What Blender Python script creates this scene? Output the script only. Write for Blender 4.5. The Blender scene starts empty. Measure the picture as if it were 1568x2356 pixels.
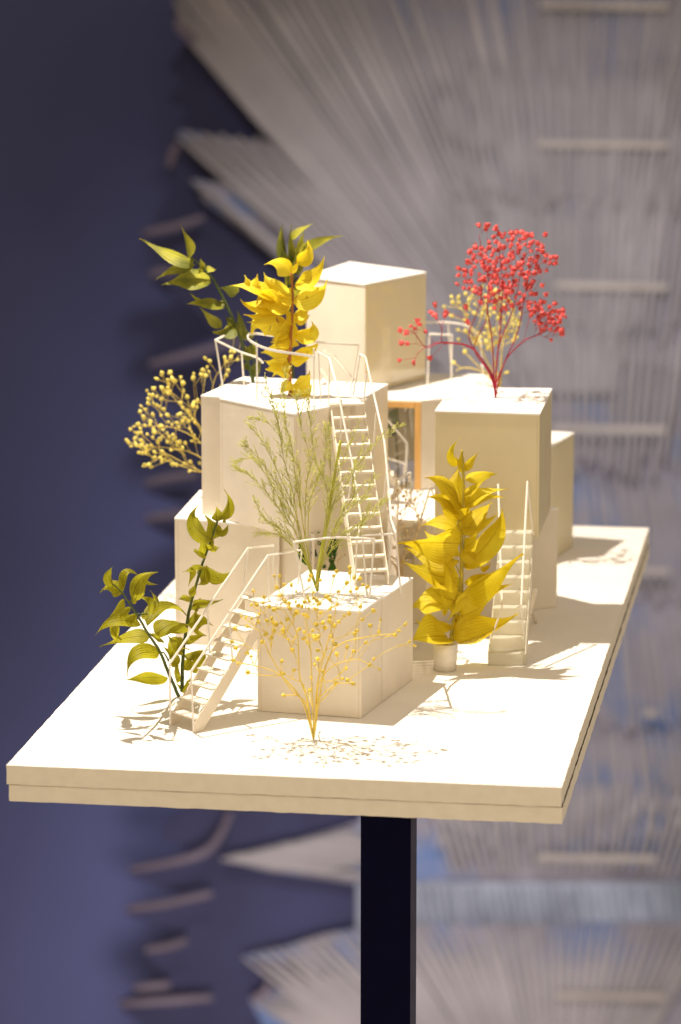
import bpy, bmesh, math, random
from mathutils import Vector as V3, Matrix, noise
random.seed(7)
R=random.Random(11)
scn=bpy.context.scene
COL=scn.collection
# ---------------------------------------------------------------- camera model (photo measured at 1568 x 2356)
F=8411.0; YAW=-0.1494; PIT=0.1989; CAM=V3((0.9229,-3.7107,1.0455)); BW=0.6; BL=1.372
FW=V3((math.sin(YAW)*math.cos(PIT),math.cos(YAW)*math.cos(PIT),-math.sin(PIT)))
RT=V3((math.cos(YAW),-math.sin(YAW),0)); UP=RT.cross(FW)
HF=V3((FW.x,FW.y,0)).normalized()
def ray(px,py): return FW*F+RT*(px-784)+UP*(1178-py)
def onz(px,py,z=0.0):
    d=ray(px,py); t=(z-CAM.z)/d.z; return CAM+d*t
def atd(px,py,dep):
    d=ray(px,py); return CAM+d*(dep/F)
def depth(p): return (p-CAM).dot(FW)
def zat(base,px,py):
    """height of the point that stands above base and shows at row py"""
    d=ray(px,py); n=HF
    t=(base-CAM).dot(n)/d.dot(n); return (CAM+d*t).z
def onvert(base,px,py):
    """point at px,py in the upright plane through base that faces the camera"""
    d=ray(px,py); t=(base-CAM).dot(HF)/d.dot(HF); return CAM+d*t
def onface(a,b,px,py):
    """point at px,py in the upright plane through a and b"""
    n=V3((b.y-a.y,a.x-b.x,0)); d=ray(px,py); t=(a-CAM).dot(n)/d.dot(n); return CAM+d*t
# ---------------------------------------------------------------- mesh helpers
class MB:
    def __init__(s): s.v=[]; s.f=[]; s.uv=[]
    def add(s,vs,fs,uv=None):
        o=len(s.v); s.v+= [tuple(v) for v in vs]; s.f+=[tuple(i+o for i in f) for f in fs]
        s.uv+= uv if uv else [(0,0)]*len(vs)
    def build(s,name,mat,parent=None,smooth=False,bevel=0,**kw):
        me=bpy.data.meshes.new(name); me.from_pydata(s.v,[],s.f)
        ul=me.uv_layers.new(name='UVMap')
        for l in me.loops: ul.data[l.index].uv=s.uv[l.vertex_index]
        if smooth: me.polygons.foreach_set('use_smooth',[True]*len(me.polygons))
        me.materials.append(mat); me.update()
        o=bpy.data.objects.new(name,me); COL.objects.link(o)
        if parent is not None:
            o.parent=parent; o.matrix_parent_inverse=parent.matrix_world.inverted() if False else Matrix.Translation(-parent.location)
        if bevel:
            b=o.modifiers.new('bevel','BEVEL'); b.width=bevel; b.segments=2; b.limit_method='ANGLE'
        for k,v in kw.items(): o[k]=v
        return o
    def prism(s,fp,z0,z1):
        n=len(fp); a=sum(fp[i][0]*fp[(i+1)%n][1]-fp[(i+1)%n][0]*fp[i][1] for i in range(n))
        if a<0: fp=fp[::-1]
        vs=[(p[0],p[1],z0) for p in fp]+[(p[0],p[1],z1) for p in fp]
        fs=[tuple(range(n-1,-1,-1)),tuple(range(n,2*n))]+[(i,(i+1)%n,n+(i+1)%n,n+i) for i in range(n)]
        s.add(vs,fs)
    def hexa(s,a,b,c,d,e):
        """box on the parallelogram a,b,c,d raised by vector e"""
        vs=[a,b,c,d,a+e,b+e,c+e,d+e]
        fs=[(3,2,1,0),(4,5,6,7),(0,1,5,4),(1,2,6,5),(2,3,7,6),(3,0,4,7)]
        s.add(vs,fs)
    def bar(s,a,b,w,h=None,up=V3((0,0,1))):
        h=h or w; t=(b-a).normalized(); sd=t.cross(up)
        if sd.length<1e-3: sd=RT.copy()
        sd.normalize(); u=sd.cross(t).normalized()
        p=a-sd*w/2-u*h/2; s.hexa(p,p+sd*w,p+sd*w+u*h,p+u*h,b-a)
    def tube(s,pts,r,n=5,cap=True):
        pts=[V3(p) for p in pts]
        if len(pts)<2: return
        rs=r if isinstance(r,(list,tuple)) else [r]*len(pts)
        vs=[];fs=[]; ref=V3((.13,.37,.92)).normalized()
        for i,p in enumerate(pts):
            t=(pts[min(i+1,len(pts)-1)]-pts[max(i-1,0)])
            if t.length<1e-9: t=V3((0,0,1))
            t.normalize(); a=t.cross(ref)
            if a.length<.05: a=t.cross(V3((1,0,0)))
            a.normalize(); b=t.cross(a)
            for k in range(n):
                g=2*math.pi*k/n; vs.append(p+(a*math.cos(g)+b*math.sin(g))*rs[i])
        for i in range(len(pts)-1):
            for k in range(n): fs.append((i*n+k,i*n+(k+1)%n,(i+1)*n+(k+1)%n,(i+1)*n+k))
        if cap: fs.append(tuple(range(n))[::-1]); fs.append(tuple(range((len(pts)-1)*n,len(pts)*n)))
        s.add(vs,fs)
    def poly3(s,fr,off):
        """flat outline fr (3D points) given thickness by the vector off"""
        n=len(fr); vs=list(fr)+[p+off for p in fr]
        fs=[tuple(range(n)),tuple(range(2*n-1,n-1,-1))]+[(i,n+i,n+(i+1)%n,(i+1)%n) for i in range(n)]
        s.add(vs,fs)
def thing(name,label,cat,loc,group=None):
    o=bpy.data.objects.new(name,None); COL.objects.link(o); o.location=loc; o.empty_display_size=.02
    o['label']=label; o['category']=cat
    if group: o['group']=group
    return o
# ---------------------------------------------------------------- materials
def mat(name,col,rough=.7,var=.0,nscale=40,bump=0,bscale=300,spec=.3,trans=0,coat=0,stretch=None):
    m=bpy.data.materials.new(name); m.use_nodes=True; nt=m.node_tree; N=nt.nodes; L=nt.links
    b=N['Principled BSDF']; b.inputs['Base Color'].default_value=(*col,1); b.inputs['Roughness'].default_value=rough
    b.inputs['Specular IOR Level'].default_value=spec; b.inputs['Coat Weight'].default_value=coat
    tc=N.new('ShaderNodeTexCoord'); src=tc.outputs['Object']
    if stretch:
        mp=N.new('ShaderNodeMapping'); mp.inputs['Scale'].default_value=stretch; L.new(src,mp.inputs[0]); src=mp.outputs[0]
    if var:
        n=N.new('ShaderNodeTexNoise'); n.inputs['Scale'].default_value=nscale; n.inputs['Detail'].default_value=6; L.new(src,n.inputs['Vector'])
        r=N.new('ShaderNodeMapRange'); r.inputs['From Min'].default_value=.3; r.inputs['From Max'].default_value=.7
        r.inputs['To Min'].default_value=1-var; r.inputs['To Max'].default_value=1+var*.6; L.new(n.outputs[0],r.inputs[0])
        mx=N.new('ShaderNodeVectorMath'); mx.operation='SCALE'; mx.inputs[0].default_value=col; L.new(r.outputs[0],mx.inputs['Scale'])
        L.new(mx.outputs[0],b.inputs['Base Color'])
    if bump:
        n2=N.new('ShaderNodeTexNoise'); n2.inputs['Scale'].default_value=bscale; n2.inputs['Detail'].default_value=5; L.new(src,n2.inputs['Vector'])
        bp=N.new('ShaderNodeBump'); bp.inputs['Strength'].default_value=bump; bp.inputs['Distance'].default_value=.001
        L.new(n2.outputs[0],bp.inputs['Height']); L.new(bp.outputs[0],b.inputs['Normal'])
    if trans:
        t=N.new('ShaderNodeBsdfTranslucent'); t.inputs[0].default_value=(*col,1)
        ms=N.new('ShaderNodeMixShader'); ms.inputs[0].default_value=trans
        L.new(b.outputs[0],ms.inputs[1]); L.new(t.outputs[0],ms.inputs[2]); L.new(ms.outputs[0],N['Material Output'].inputs[0])
    return m
def leafmat(name,col,vein,trans=.4,patch=None,vs=26):
    """leaf: parallel veins run along the blade (UV.x across, UV.y along)"""
    m=bpy.data.materials.new(name); m.use_nodes=True; nt=m.node_tree; N=nt.nodes; L=nt.links
    b=N['Principled BSDF']; b.inputs['Roughness'].default_value=.5; b.inputs['Specular IOR Level'].default_value=.3
    uv=N.new('ShaderNodeUVMap'); sp=N.new('ShaderNodeSeparateXYZ'); L.new(uv.outputs[0],sp.inputs[0])
    mu=N.new('ShaderNodeMath'); mu.operation='MULTIPLY'; mu.inputs[1].default_value=vs; L.new(sp.outputs[0],mu.inputs[0])
    tc=N.new('ShaderNodeTexCoord'); n=N.new('ShaderNodeTexNoise'); n.inputs['Scale'].default_value=55; n.inputs['Detail'].default_value=5; L.new(tc.outputs['Object'],n.inputs[0])
    ad=N.new('ShaderNodeMath'); ad.operation='MULTIPLY_ADD'; ad.inputs[1].default_value=2.2; L.new(n.outputs[0],ad.inputs[0]); L.new(mu.outputs[0],ad.inputs[2])
    si=N.new('ShaderNodeMath'); si.operation='SINE'; L.new(ad.outputs[0],si.inputs[0])
    mr=N.new('ShaderNodeMapRange'); mr.inputs['From Min'].default_value=.35; mr.inputs['From Max'].default_value=1; mr.inputs['To Max'].default_value=.36; L.new(si.outputs[0],mr.inputs[0])
    # midrib
    ab=N.new('ShaderNodeMath'); ab.operation='ABSOLUTE'; L.new(sp.outputs[0],ab.inputs[0])
    lt=N.new('ShaderNodeMapRange'); lt.inputs['From Min'].default_value=.02; lt.inputs['From Max'].default_value=.07; lt.inputs['To Min'].default_value=.8; lt.inputs['To Max'].default_value=0; L.new(ab.outputs[0],lt.inputs[0])
    mxm=N.new('ShaderNodeMath'); mxm.operation='MAXIMUM'; L.new(mr.outputs[0],mxm.inputs[0]); L.new(lt.outputs[0],mxm.inputs[1])
    c0=N.new('ShaderNodeMix'); c0.data_type='RGBA'; c0.inputs[6].default_value=(*col,1); c0.inputs[7].default_value=(*(patch or col),1)
    n3=N.new('ShaderNodeTexNoise'); n3.inputs['Scale'].default_value=22; n3.inputs['Detail'].default_value=3; L.new(tc.outputs['Object'],n3.inputs[0])
    r3=N.new('ShaderNodeMapRange'); r3.inputs['From Min'].default_value=.4; r3.inputs['From Max'].default_value=.62; L.new(n3.outputs[0],r3.inputs[0]); L.new(r3.outputs[0],c0.inputs[0])
    c1=N.new('ShaderNodeMix'); c1.data_type='RGBA'; c1.inputs[7].default_value=(*vein,1); L.new(c0.outputs[2],c1.inputs[6]); L.new(mxm.outputs[0],c1.inputs[0])
    L.new(c1.outputs[2],b.inputs['Base Color'])
    n5=N.new('ShaderNodeTexNoise'); n5.inputs['Scale'].default_value=130; n5.inputs['Detail'].default_value=3; L.new(tc.outputs['Object'],n5.inputs[0])
    r5=N.new('ShaderNodeMapRange'); r5.inputs['From Min'].default_value=.66; r5.inputs['From Max'].default_value=.74; r5.inputs['To Max'].default_value=.6; L.new(n5.outputs[0],r5.inputs[0])
    c5=N.new('ShaderNodeMix'); c5.data_type='RGBA'; c5.inputs[7].default_value=(vein[0]*.5,vein[1]*.35,vein[2]*.5,1); L.new(c1.outputs[2],c5.inputs[6]); L.new(r5.outputs[0],c5.inputs[0]); c1=c5; L.new(c1.outputs[2],b.inputs['Base Color'])
    bp=N.new('ShaderNodeBump'); bp.inputs['Strength'].default_value=.35; bp.inputs['Distance'].default_value=.0006; L.new(si.outputs[0],bp.inputs['Height']); L.new(bp.outputs[0],b.inputs['Normal'])
    t=N.new('ShaderNodeBsdfTranslucent'); L.new(c1.outputs[2],t.inputs[0]); ms=N.new('ShaderNodeMixShader'); ms.inputs[0].default_value=trans
    L.new(b.outputs[0],ms.inputs[1]); L.new(t.outputs[0],ms.inputs[2]); L.new(ms.outputs[0],N['Material Output'].inputs[0])
    return m
def srgb(r,g,b):
    f=lambda c:(c/255/12.92 if c<=10 else ((c/255+.055)/1.055)**2.4); return (f(r),f(g),f(b))
M_foam=mat('foam_board',(.80,.765,.70),.75,.05,9,.5,160)
M_edge=mat('foam_edge',(.82,.76,.62),.85,.05,60,.35,420)
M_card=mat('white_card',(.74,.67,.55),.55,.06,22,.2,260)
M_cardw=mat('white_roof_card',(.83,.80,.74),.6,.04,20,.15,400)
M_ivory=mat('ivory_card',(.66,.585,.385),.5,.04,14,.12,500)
M_gloss=mat('polished_ivory_panel',(.66,.56,.35),.07,.03,12,0,500,spec=.9,coat=.6)
M_wire=mat('painted_wire',(.78,.74,.66),.45,.05,60)
M_stair=mat('translucent_styrene',(.86,.83,.72),.3,.05,60,.3,300,trans=.5)
M_ply=mat('wood_edge',(.62,.36,.12),.5,.25,30,.1,300,stretch=(1,1,.15))
M_post=mat('black_post',(.003,.003,.020),.6,.2,30,spec=.05)
M_postl=mat('grey_post_side',(.055,.055,.10),.45,.2,30,.1)
M_seam=mat('seam_glue',(.60,.50,.34),.8,.2,90)
def glassmat():
    m=bpy.data.materials.new('thin_clear_acrylic'); m.use_nodes=True; N=m.node_tree.nodes; L=m.node_tree.links
    g=N.new('ShaderNodeBsdfGlossy'); g.inputs['Roughness'].default_value=.04
    t=N.new('ShaderNodeBsdfTransparent'); t.inputs[0].default_value=(.93,.92,.84,1)
    f=N.new('ShaderNodeFresnel'); f.inputs[0].default_value=1.5
    a=N.new('ShaderNodeMath'); a.operation='ADD'; a.inputs[1].default_value=.1; L.new(f.outputs[0],a.inputs[0])
    ms=N.new('ShaderNodeMixShader'); L.new(a.outputs[0],ms.inputs[0]); L.new(t.outputs[0],ms.inputs[1]); L.new(g.outputs[0],ms.inputs[2])
    L.new(ms.outputs[0],N['Material Output'].inputs[0]); return m
M_glass=glassmat()
M_green_ac=mat('frosted_green_acrylic',(.42,.42,.17),.25,.3,14,trans=.45,spec=.6)
M_gold=leafmat('golden_leaf',(.72,.56,.010),(.50,.34,.004),.5,(.84,.72,.04),46)
M_yel=leafmat('yellow_leaf',(.82,.64,.018),(.66,.46,.008),.45,(.88,.76,.06),24)
M_olive=leafmat('olive_leaf',(.30,.28,.010),(.10,.10,.006),.52,(.48,.45,.018),26)
M_dkgreen=leafmat('dark_olive_leaf',(.14,.155,.018),(.06,.08,.012),.35,(.42,.40,.03),22)
M_green=leafmat('deep_green_leaf',(.02,.10,.015),(.01,.05,.01),.25,(.16,.30,.01),14)
M_stemg=mat('green_stem',(.07,.10,.02),.55,.3,80)
M_stemr=mat('red_brown_stem',(.36,.13,.03),.55,.3,80)
M_stemy=mat('yellow_green_stem',(.45,.36,.03),.55,.3,80)
M_stemgold=mat('golden_twig',(.90,.74,.17),.5,.15,90,trans=.3)
M_budgold=mat('golden_bud',(.88,.72,.12),.6,.4,70,.5,900,trans=.25)
M_budyel=mat('yellow_bud',(.90,.79,.20),.6,.3,70,.5,900,trans=.25)
M_red=mat('crimson_twig',(.40,.016,.045),.5,.2,90,trans=.1)
M_budred=mat('coral_bud',(.80,.135,.125),.6,.45,80,.5,900,trans=.25)
M_lime=mat('lime_grass_stem',(.62,.62,.12),.55,.25,90,trans=.4)
M_seed=mat('lime_seed',(.80,.80,.34),.5,.4,90,trans=.45)
M_cream=mat('cream_dry_twig',(.72,.56,.32),.6,.2,90)

# ================================================================= display stand
pA=onz(832,1653)
st=thing('display_stand','white foam board plinth top on a single dark blue post','display stand',(BW/2,BL/2,-.04))
def sheet(name,x0,y0,x1,y1,z0,z1,m,seed):
    """cut foam sheet: slightly wandering cut edges, subdivided rim"""
    rr=random.Random(seed); out=[]
    def edge(a,b,n,amp):
        for i in range(n):
            t=i/n; p=V3(a).lerp(V3(b),t); d=(V3(b)-V3(a)).normalized(); nn=V3((d.y,-d.x,0))
            k=noise.noise(V3((t*len_(a,b)*24,seed,0)))*amp+rr.uniform(-.3,.3)*amp
            out.append((p.x+nn.x*k,p.y+nn.y*k))
    len_=lambda a,b:(V3(b)-V3(a)).length
    c=[(x0,y0,0),(x1,y0,0),(x1,y1,0),(x0,y1,0)]
    for i in range(4): edge(c[i],c[(i+1)%4],90 if i%2==0 else 140,.0006)
    mb=MB(); n=len(out); rows=[]
    lv=[0,.12,.35,.6,.85,1]
    vs=[];fs=[]
    for j,t in enumerate(lv):
        z=z0+(z1-z0)*t
        for i,(x,y) in enumerate(out):
            jx=noise.noise(V3((x*60,y*60,j*3.1+seed)))*.0004
            zz=z+(noise.noise(V3((x*45,y*45,seed)))*.0009 if j in(0,5) else 0)*(1 if j==0 else .35)
            vs.append((x+jx,y+jx,zz))
    for j in range(len(lv)-1):
        for i in range(n): fs.append((j*n+i,j*n+(i+1)%n,(j+1)*n+(i+1)%n,(j+1)*n+i))
    fs.append(tuple(range(n-1,-1,-1))); mb.add(vs,fs)
    side=mb.build(name,M_edge,st)
    return side,vs[-n:]
s1,top=sheet('upper_sheet',0,0,BW,BL,-.0215,-.0004,M_edge,3)
mb=MB(); mb.add(top,[tuple(range(len(top)))]); mb.build('top_face',M_foam,s1).matrix_parent_inverse=Matrix.Identity(4)
sheet('lower_sheet',.002,.0015,BW+.0012,BL-.004,-.0405,-.0226,M_edge,8)
mb=MB(); mb.prism([(.0024,.0019),(BW-.0008,.0019),(BW-.0008,BL-.0045),(.0024,BL-.0045)],-.0227,-.0214); mb.build('glue_layer',M_seam,st)
# post
pb=onz(889,1884,-.0405); pd=.62
c0=pb+HF*.30
def box(cx,cy,w,d,ang,z0,z1):
    ca,sa=math.cos(ang),math.sin(ang)
    return [(cx+ca*x-sa*y,cy+sa*x+ca*y) for x,y in((-w/2,-d/2),(w/2,-d/2),(w/2,d/2),(-w/2,d/2))]
dp=depth(c0); wpx=dp/F
a=atd(831,1950,dp);b=atd(945,1950,dp);c=atd(959.5,1950,dp)
bk=V3((-.35,1,0)).normalized()*.075
mb=MB(); mb.prism([tuple(a.xy),tuple(b.xy),tuple((b+HF*.05).xy),tuple((a+HF*.05).xy)],-1.6,-.0407); post=mb.build('post',M_post,st,bevel=.0008)
b2=b+RT*.0004
mb=MB(); mb.prism([tuple(b2.xy),tuple(c.xy),tuple((c+HF*.045).xy),tuple((b2+HF*.045).xy)],-1.6,-.0407); mb.build('side_strip',M_postl,st)

# ================================================================= buildings
SW=.0005
def building(name,label,fp,z0,z1,mt=None,roof=None,t=.0028,seams=(),parts=True,over=.0006):
    fp=[V3((p[0],p[1],0)) for p in fp]; c=sum(fp,V3())/len(fp)
    th=thing(name,label,'model building',(c.x,c.y,z0),'white box buildings of the model')
    n=len(fp); area=sum(fp[i].x*fp[(i+1)%n].y-fp[(i+1)%n].x*fp[i].y for i in range(n))
    if area<0: fp=fp[::-1]
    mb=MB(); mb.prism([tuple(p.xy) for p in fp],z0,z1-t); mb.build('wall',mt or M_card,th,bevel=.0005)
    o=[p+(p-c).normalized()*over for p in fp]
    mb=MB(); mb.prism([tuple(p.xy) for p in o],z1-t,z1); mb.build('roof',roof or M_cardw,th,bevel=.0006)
    for (i,f) in seams:
        a=fp[i];b=fp[(i+1)%n]; p=a.lerp(b,f); d=(b-a).normalized(); nn=V3((d.y,-d.x,0))
        mb=MB(); q=p-nn*.0003; mb.hexa(V3((q.x,q.y,z0+.0005)),V3((q.x,q.y,z0+.0005))+d*SW,V3((q.x,q.y,z0+.0005))+d*SW+nn*.0004,V3((q.x,q.y,z0+.0005))+nn*.0004,V3((0,0,z1-t-z0-.001)))
        mb.build('joint',M_seam,th)
    return th
def par(a,b,d): return [a,b,d,a+(d-b)]
# A front block
hA=zat(pA,832,1406)
A_FL=onz(592,1391,hA);A_FR=onz(832,1406,hA);A_BL=onz(712,1308,hA);A_BR=onz(947,1326,hA)
mid=A_FR.lerp(A_BR,.40)
midL=A_FL.lerp(A_BL,.40)
bA=building('box_building','low front white box building with tall grass growing from its roof',[A_FL,A_FR,mid,midL],0,hA,seams=[(0,.032),(0,.975)])
off=(A_FR-A_FL).normalized()*.0022
bA2=building('box_building','white box annex behind the low front box, carrying the foot of the central steep stair',[midL+HF*.0008,mid+HF*.0008+off*.4,A_BR+off,A_BL],0,hA-.0012)
# D low left block, C tall block turned 45 degrees on it
dF=onz(402,1477); hD=zat(dF,402,1191)
D_FL=onz(402,1191,hD); D_FR=onz(643,1211,hD); D_BL=onz(460,1127,hD)
D_BR=D_FR+(D_BL-D_FL)
bD=building('box_building','low white box building at the left edge under the tall turned block',[D_FL,D_FR,D_BR,D_BL],0,hD,seams=[(0,.03)])
C_L0=onz(506,1193,hD); hC=zat(C_L0,506,914)
C_L=onz(506,915,hC);C_F=onz(677,951,hC);C_R=onz(845,917,hC);C_B=C_L+(C_R-C_F)
bC=building('box_building','tall white box turned to a corner, with a curved railing round its roof',[C_L,C_F,C_R,C_B],hD+.0008,hC,seams=[(1,.47),(0,.03),(1,.03)])
print('h',hA,hD,hC)
# room wall under C
W1=onface(C_F,C_R,720,1200); W2=onface(C_F,C_R,848,1200)
nb=(C_B-C_R).normalized()
mb_fp=[V3((W1.x,W1.y,0))+nb*.004,V3((W2.x,W2.y,0))+nb*.004,V3((W2.x,W2.y,0))+nb*.16,V3((W1.x,W1.y,0))+nb*.16]
building('box_building','plain white wall block under the right side of the tall turned box',mb_fp,0,hD-.0002)
# E behind-left of C
eL=onz(462,1132,hD-.0)
hE=hC-.001
E_L=onz(462,913,hE);E_B=onz(560,866,hE); d=(E_B-E_L); e=V3((d.y,-d.x,0)).normalized()
E_R=E_L+e*.19
bE=building('box_building','narrow white box behind the tall turned block, a dark olive branch on its roof',[E_L+HF*.012,E_R,E_R+d,E_B],0,hE)
# J low long block right, I tower over it, N behind
J_R=onz(1282,1396); hJ=zat(J_R,1282,1168)
J_L=onz(981,1437); 
jb=(V3((-(J_R-J_L).y,(J_R-J_L).x,0))).normalized()
bJ=building('box_building','long low white box carrying the tower with the red sprig',[J_L,J_R,J_R+jb*.17+V3((-.05,0,0)),onz(900,1150,hJ)+jb*.2,onz(885,1166,hJ),onz(922,1200,hJ)],0,hJ)
I_FL=onz(1002,943,.5); 
i0=onz(1243,1238,hJ); hI=zat(i0,1243,950)
I_FL=onz(1002,944,hI);I_FR=onz(1243,951,hI);I_BR=onz(1271,893,hI);I_BL=onz(1038,891,hI)
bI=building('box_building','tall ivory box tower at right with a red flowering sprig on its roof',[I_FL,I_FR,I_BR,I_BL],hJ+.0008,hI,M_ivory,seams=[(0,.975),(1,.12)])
n1=onz(1317,1258); hN=zat(n1,1317,995); n0=onz(1284,1277); dn=(n0-n1)
nl=V3((dn.y,-dn.x,0)).normalized()
n1t=onz(1322,995,hN); n0t=onz(1270,1024,hN)
lf=V3(((n0t-n1t).y,-(n0t-n1t).x,0)).normalized()
if lf.x>0: lf=-lf
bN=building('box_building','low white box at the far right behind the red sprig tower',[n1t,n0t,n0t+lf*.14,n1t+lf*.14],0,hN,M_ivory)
# G back block with the wood edged window
hG=.249
G=[onz(*p,hG) for p in ((850,917),(970,921),(1030,915),(1153,884),(1125,861),(969,858),(835,866))]
cG=sum(G,V3())/7
tG=thing('box_building','white back building with a wood-edged glazed opening facing the stairs','model building',(cG.x,cG.y,0),'white box buildings of the model')
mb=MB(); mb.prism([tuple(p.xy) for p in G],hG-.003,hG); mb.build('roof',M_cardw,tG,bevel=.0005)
g2=[G[1],G[2],G[3],G[4],G[5],G[6],G[0]]
mb=MB()
def wallseg(mb,a,b,z0,z1,t=.003):
    d=(b-a).normalized(); n=V3((-d.y,d.x,0)); a=V3((a.x,a.y,z0)); b=V3((b.x,b.y,z0)); mb.hexa(a,b,b+n*t,a+n*t,V3((0,0,z1-z0)))
for i in range(6): wallseg(mb,g2[i],g2[i+1].lerp(g2[i],.004),hJ+.0008 if i<2 else hJ,hG-.0031)
mb.build('wall',M_card,tG)
fr=MB(); a,b=G[0],G[1]; d=(b-a).normalized(); nrm=V3((d.y,-d.x,0))
T=.0085
aa=V3((a.x,a.y,hJ+.001))+nrm*.0006; bb=V3((b.x,b.y,hJ+.001))+nrm*.0006
H=hG-.0035-hJ
fr.hexa(bb-d*T,bb,bb-nrm*.006,bb-d*T-nrm*.006,V3((0,0,H)))
z=V3((0,0,H-T)); fr.hexa(aa+z,bb-d*(T+.0003)+z,bb-d*(T+.0003)+z-nrm*.006,aa+z-nrm*.006,V3((0,0,T)))
fr.hexa(aa,aa+d*T,aa+d*T-nrm*.006,aa-nrm*.006,V3((0,0,H-T-.0003)))
wf=fr.build('window_frame',M_ply,tG,bevel=.0006)
gl=MB(); q=aa+d*T-nrm*.003; gl.hexa(q,q+d*((b-a).length-2*T),q+d*((b-a).length-2*T)-nrm*.001,q-nrm*.001,V3((0,0,H-T-.0005)))
o=gl.build('pane',M_glass,wf); o.matrix_parent_inverse=Matrix.Identity(4)
wf_loc=tG.location
# F tall back tower on G / behind
F_F=onz(842,905,hG); hF=zat(F_F,840,652)
F_F=onz(840,652,hF);F_R=onz(979,625,hF);F_L=onz(705,634,hF);F_B=onz(806,602,hF)
tF=thing('box_building','tallest white box tower at the back with a polished ivory right side','model building',(F_F.x,F_F.y,hG),'white box buildings of the model')
c=(F_F+F_B)/2
mb=MB(); mb.prism([tuple(p.xy) for p in (F_F,F_R,F_B,F_L)],hG+.0008,hF-.0028); mb.build('wall',M_card,tF,bevel=.0005)
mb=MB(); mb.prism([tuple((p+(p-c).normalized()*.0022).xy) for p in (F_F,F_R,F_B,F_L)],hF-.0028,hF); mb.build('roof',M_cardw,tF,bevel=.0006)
d=(F_R-F_F); dn=d.normalized(); nn=V3((dn.y,-dn.x,0)); p=V3((F_F.x,F_F.y,hG+.001))+nn*.0003
mb=MB(); mb.hexa(p,p+d,p+d+nn*.0012,p+nn*.0012,V3((0,0,hF-hG-.004))); mb.build('side_panel',M_gloss,tF)
print('hJ hI hN hG hF',hJ,hI,hN,hG,hF, 'depths',depth(pA),depth(C_F),depth(F_F),depth(J_R))

# green acrylic panel + post under C
gA=onz(643,1353,hA*.55);
tP=thing('acrylic_screen','translucent green acrylic screen under the tall turned box, left of its corner post','screen',(gA.x,gA.y,0))
p0=V3((D_FR.x,D_FR.y,0))+V3((.002,.006,0)); dd=RT*.028+HF*.04
mb=MB(); mb.hexa(p0,p0+dd,p0+dd+V3((0,.0015,0)),p0+V3((0,.0015,0)),V3((0,0,hD-.001))); mb.build('panel',M_green_ac,tP)
pp=onface(C_F,C_R,716,1290); pp=V3((pp.x,pp.y,0))-nb*.004
mb=MB(); mb.prism([(pp.x-.0018,pp.y),(pp.x+.0018,pp.y),(pp.x+.0018,pp.y+.003),(pp.x-.0018,pp.y+.003)],0,hD-.0003); mb.build('corner_post',M_card,tP)

# ---------------------------------------------------------------- railings
RW=.00135
def railing(name,parent,pts,posts,r=RW):
    """pts: top rail points; posts: (top, foot) pairs"""
    mb=MB(); mb.tube(pts,r,6)
    for a,b in posts: mb.tube([a,b],r*.85,6)
    return mb.build(name,M_wire,parent,smooth=False)
def up(px,py,z,topy,topx=None):
    """post foot on the level z at px,py and its head shown at topx,topy"""
    f=onz(px,py,z); h=onvert(f,topx or px,topy); return h,f
def curve(pts,n=8):
    out=[]
    P=[pts[0]]+pts+[pts[-1]]
    for i in range(1,len(P)-2):
        for k in range(n):
            t=k/n; p0,p1,p2,p3=P[i-1],P[i],P[i+1],P[i+2]
            out.append(.5*((2*p1)+(p2-p0)*t+(2*p0-5*p1+4*p2-p3)*t*t+(3*p1-p0-3*p2+p3)*t**3))
    out.append(P[-2]); return out
# A roof railings
h1=up(703,1384,hA,1247,676);h2=up(851,1377,hA,1240,862)
railing('railing',bA,curve([h1[0],(h1[0]+h2[0])/2+V3((0,0,.0035)),h2[0]],6),[h1,h2])
r1=up(845,1371,hA,1246,838);r2=up(818,1345,hA,1245,824);r4=up(923,1366,hA,1228,911);r3=onvert(r1[1],834,1232)
railing('railing',bA2,[r3,r4[0]],[r4,(r3,r1[1])])
r5=up(895,1322,hA,1200,902)
railing('railing',bA2,[r5[0],r4[0]],[r5])
h3=up(618,1384,hA,1277,619);h4=up(686,1344,hA,1265,695)
ar0=onz(641,1345,0.04); a_top=onvert(D_FR,642,1220)
railing('railing',bD,curve([onvert(D_FR,642,1221),onvert(D_FR,652,1203),onvert(D_FR,668,1190),onvert(D_FR,692,1182)],5),[(onvert(D_FR,642,1221),onvert(D_FR,640,1345))],.0012)
# C roof ring railing
zr=hC+ (zat(onz(592,926,hC),592,797)-hC)
ring=[onz(x,y,zr) for x,y in ((725,821),(690,815),(640,808),(605,799),(582,788),(570,777),(574,770),(590,767),(620,771),(658,777),(720,786),(780,791),(826,793))]
mb=MB(); cr=curve(ring,5)
for i in range(len(cr)-1):
    mb.bar(cr[i],cr[i+1]+(cr[i+1]-cr[i]).normalized()*.0003,.0012,.0030)
for (fx,fy,z) in ((592,925,0),(723,930,0)):
    f=onz(fx,fy,hC); t=min(cr,key=lambda q:(q-V3((f.x,f.y,zr))).length); mb.tube([f,V3((f.x,f.y,zr))],.0013,6)
mb.tube([onz(806,905,hC),ring[-1]],.0012,6)
mb.build('railing',M_wire,bC)
# E roof rail
ez=[up(513,890,hE,782,496),up(604,900,hE,829,606)]
k=onvert(ez[0][1]+HF*.05,540,761)
railing('railing',bE,curve([k,ez[0][0]],2)+curve([ez[0][0],onvert(ez[0][1],550,808),onvert(ez[0][1],590,822),onvert(ez[0][1],606,835)],4),[ez[0],(onvert(ez[0][1],556,810),onz(562,885,hE))],.0014)
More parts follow.
